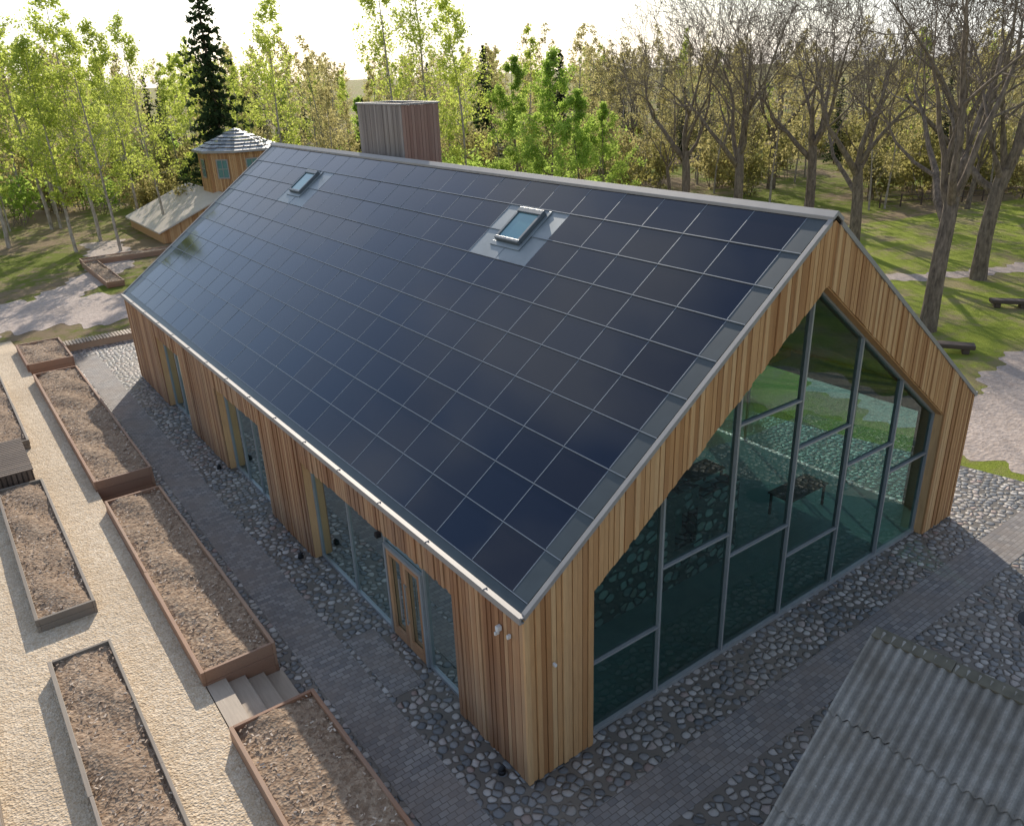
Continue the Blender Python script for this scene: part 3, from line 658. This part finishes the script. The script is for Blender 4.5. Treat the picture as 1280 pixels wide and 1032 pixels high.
def slender(name,Ht,leafm,bark,nleaf,lsz,crown=.35,spreadL=.22,r0=.17,lv=2,nb=30,kk=4):
    mb=MB(); tips=[]; pts=[Vector((0,0,-.3))]; rad=[r0*1.15]; n=10; p=Vector((0,0,0))
    d=Vector((random.uniform(-.05,.05),random.uniform(-.05,.05),1)).normalized()
    pts.append(p.copy()); rad.append(r0)
    for i in range(n):
        d=(d+rv()*.06+Vector((0,0,.1))).normalized(); p=p+d*Ht/n; pts.append(p.copy()); rad.append(r0*(1-(i+1)/n*.93))
    mb.tube(pts,rad,7)
    for k in range(nb):
        t=crown*.6+(1-crown*.6)*((k+random.random())/nb); i=min(n-1,int(t*n)); f=t*n-i; q=pts[i+1].lerp(pts[i+2],f) if i+2<len(pts) else pts[-1]
        pr=(1-t)**.6*(.45+.55*min(1,(t-crown*.5)/.25)); L_=Ht*spreadL*max(.12,pr)*random.uniform(.6,1.2)
        a=random.uniform(0,6.28); el=math.radians(random.uniform(20,55)); nd=Vector((math.cos(a)*math.cos(el),math.sin(a)*math.cos(el),math.sin(el)))
        grow(mb,q,nd,L_,max(.014,rad[i+1]*.35),4-lv,4,tips,.06,kk,(25,60),.2,.011,.55,6)
    if nleaf: leaves(mb,tips,nleaf,lsz,.22*Ht/18,1)
    return mb.mesh(name,[bark,leafm],False)
def baretree(name,Ht,r0,leafm=None,nleaf=0,lsz=.1,fork=.3,maxl=5,kk=4):
    mb=MB(); tips=[]; p=Vector((0,0,0)); pts=[Vector((0,0,-.3)),p.copy()]; rad=[r0*1.5,r0*1.15]; d=Vector((0,0,1)); n=5
    tl=Ht*fork
    for i in range(n): d=(d+rv()*.07).normalized(); p=p+d*tl/n; pts.append(p.copy()); rad.append(r0*(1-.05*i))
    mb.tube(pts,rad,10)
    for k in range(5):
        a=2*math.pi*k/4+random.uniform(-.5,.5); el=math.radians(random.uniform(38,70) if k<4 else 84); nd=Vector((math.cos(a)*math.cos(el),math.sin(a)*math.cos(el),math.sin(el)))
        q=pts[-1]-Vector((0,0,random.uniform(0,tl*.3) if k<4 else 0))
        grow(mb,q,nd,Ht*.38*random.uniform(.8,1.15),r0*random.uniform(.42,.6),1,maxl,tips,.13,kk,(25,58),.28,.012,.68,8)
    if nleaf: leaves(mb,tips,nleaf,lsz,.25,1)
    return mb.mesh(name,[B_oak,leafm or L_olv])
def spruce(name,Ht,dens=3.2):
    mb=MB(); mb.tube([(0,0,-.3),(0,0,Ht*.5),(0,0,Ht)],[.24,.14,.02],7)
    pts=[]
    z=Ht*.08
    while z<Ht*.99:
        f=1-z/Ht; L_=Ht*.19*f**.8+.15; nb=int(6+5*f)
        for k in range(nb):
            a=random.uniform(0,6.28); l=L_*random.uniform(.5,1.25); e=Vector((math.cos(a)*l,math.sin(a)*l,z-l*.3+random.uniform(-.15,.15)))
            s=Vector((0,0,z)); mid=(s+e)/2+Vector((0,0,-.06*l)); mb.tube([s,mid,e],[.03,.02,.008],3)
            m=max(3,int(l*5))
            for q in range(m):
                t=(q+random.random())/m; c=s.lerp(e,t); pts.append(c-Vector((0,0,.12*random.random())))
        z+=Ht*.035
    leaves(mb,pts,int(len(pts)*dens),.24,.13,1)
    return mb.mesh(name,[B_spr,L_spr])
def bush(name,leafm,n=900,R_=1.6):
    mb=MB(); tips=[]
    for k in range(7):
        a=random.uniform(0,6.28); el=math.radians(random.uniform(40,85)); grow(mb,Vector((random.uniform(-.4,.4),random.uniform(-.4,.4),-.1)),Vector((math.cos(a)*math.cos(el),math.sin(a)*math.cos(el),math.sin(el))),R_*random.uniform(.8,1.4),.03,3,4,tips,.05,4,(25,60),.25,.01,.6,5)
    leaves(mb,tips,n,.13,.22,1); return mb.mesh(name,[B_oak,leafm])
birchY=[slender("birch_y%d"%i,random.uniform(18,22),L_yel,B_bir,5200,.13,.35,.2,.16) for i in range(3)]
green=[slender("green_%d"%i,random.uniform(14,17),L_grn,B_oak,9000,.15,.2,.27,.17) for i in range(2)]
bare=[baretree("bare_%d"%i,random.uniform(20,23),.42) for i in range(3)]
sprc=[spruce("spruce_%d"%i,random.uniform(18,22)) for i in range(2)]
fY=[slender("fbirch%d"%i,random.uniform(17,21),L_yel,B_bir,1500,.22,.35,.2,.16,1,20) for i in range(3)]
fO=[slender("folive%d"%i,random.uniform(16,21),L_olv,B_bir,1200,.19,.3,.22,.16,1,26,5) for i in range(4)]
fG=[slender("fgreen%d"%i,random.uniform(13,16),L_grn,B_oak,2300,.26,.2,.25,.16,1,20) for i in range(1)]
fB=[baretree("fbare%d"%i,19,.3,None,0,.1,.3,4) for i in range(2)]
fS=[spruce("fspruce",19,1.6)]
bush_m=[bush("bush_0",L_brn),bush("bush_1",L_grn),bush("bush_2",L_olv)]
def place(me,name,x,y,s=1.,parent=None,rot=None):
    o=bpy.data.objects.new(name,me); o.location=(x,y,-.02); o.scale=(s*random.uniform(.92,1.08),s*random.uniform(.92,1.08),s); o.rotation_euler[2]=random.uniform(0,6.28) if rot is None else rot
    COL.objects.link(o)
    if parent: o.parent=parent
    return o
CX,CY=p[0],p[1]
def pol(px,d):
    a=yaw+math.radians(px); return CX-math.sin(a)*d, CY+math.cos(a)*d
place(bare[0],"bare_oak_tree",31.6,9.4,1.0,rot=.3)
for b,d,me,s in [(-12.5,70,bare[1],.95),(-16,66,bare[2],.95),(-20.5,74,bare[0],.95),(-23.5,60,bare[1],.95),(-31,54,bare[2],.95),(-35,60,bare[0],1.),(-28.5,84,bare[0],1.0),(-18,90,bare[1],1.0)]:
    x,y=pol(b,d); place(me,"bare_oak_tree",x,y,s)
for x,y,s in [(33,-9,.9),(40,-16,1),(27,-24,.9),(47,-4,.9),(36,-30,1)]: place(random.choice(bare),"bare_oak_tree",x,y,s)
for b,d,me,s in [(29,88,birchY[0],1.05),(31.5,80,birchY[1],1.1),(26.5,78,birchY[2],1.0),(24,86,birchY[1],.95),(7,84,birchY[2],1.15),(4.5,88,birchY[0],1.1),(2.5,80,birchY[1],1.0),(22.5,78,birchY[0],.8),(14.5,84,birchY[2],.95),(28,74,birchY[1],.85),(25.5,72,birchY[2],.8)]:
    x,y=pol(b,d); place(me,"birch_tree",x,y,s)
for b,d,me,s in [(-3.2,70,green[0],.80),(-5.5,64,green[1],.66),(-1.2,78,green[1],.82),(-7,70,green[0],.56)]:
    x,y=pol(b,d); place(me,"maple_tree",x,y,s)
for b,d,me,s in [(18.3,84,sprc[0],1.12),(1,125,sprc[0],.8),(-4,135,sprc[1],.8)]:
    x,y=pol(b,d); place(me,"spruce_tree",x,y,s)
FR=empty("distant_forest")
for _ in range(600):
    b=random.uniform(-54,54); u=random.random()
    d0=88 if b>-10 else 76
    d=d0*(300/d0)**(u**.9)
    x,y=pol(b,d)
    t=random.random()
    if b>12: me=random.choice(fY) if t<.38 else random.choice(fO) if t<.9 else random.choice(fS)
    elif b>-8: me=random.choice(fY) if t<.16 else random.choice(fG) if t<.24 else random.choice(fO) if t<.9 else random.choice(fS)
    else: me=random.choice(fO) if t<.66 else random.choice(fB) if t<.90 else random.choice(fY) if t<.96 else random.choice(fS)
    s=random.uniform(.52,.80) if d<150 else random.uniform(.75,.95)
    if b>12 and d<150: s*=1.15
    if me is fS[0]: s*=.8
    place(me,"forest_tree",x,y,s,FR)
UG=empty("forest_undergrowth")
for _ in range(380):
    b=random.uniform(-54,54); d=random.uniform(82,150); x,y=pol(b,d)
    place(random.choice((bush_m[0],bush_m[0],bush_m[1] if b>-8 else bush_m[0],bush_m[2])),"shrub",x,y,random.uniform(.8,2.0),UG)
FB=empty("rear_woodland")
for _ in range(70):
    a=random.uniform(math.radians(-100),math.radians(10)); d=random.uniform(50,100)
    x,y=CX+math.cos(a)*d,CY+math.sin(a)*d
    if y>-25: continue
    place(random.choice(fO+fY+fB+fS),"woodland_tree",x,y,random.uniform(.7,1.),FB)
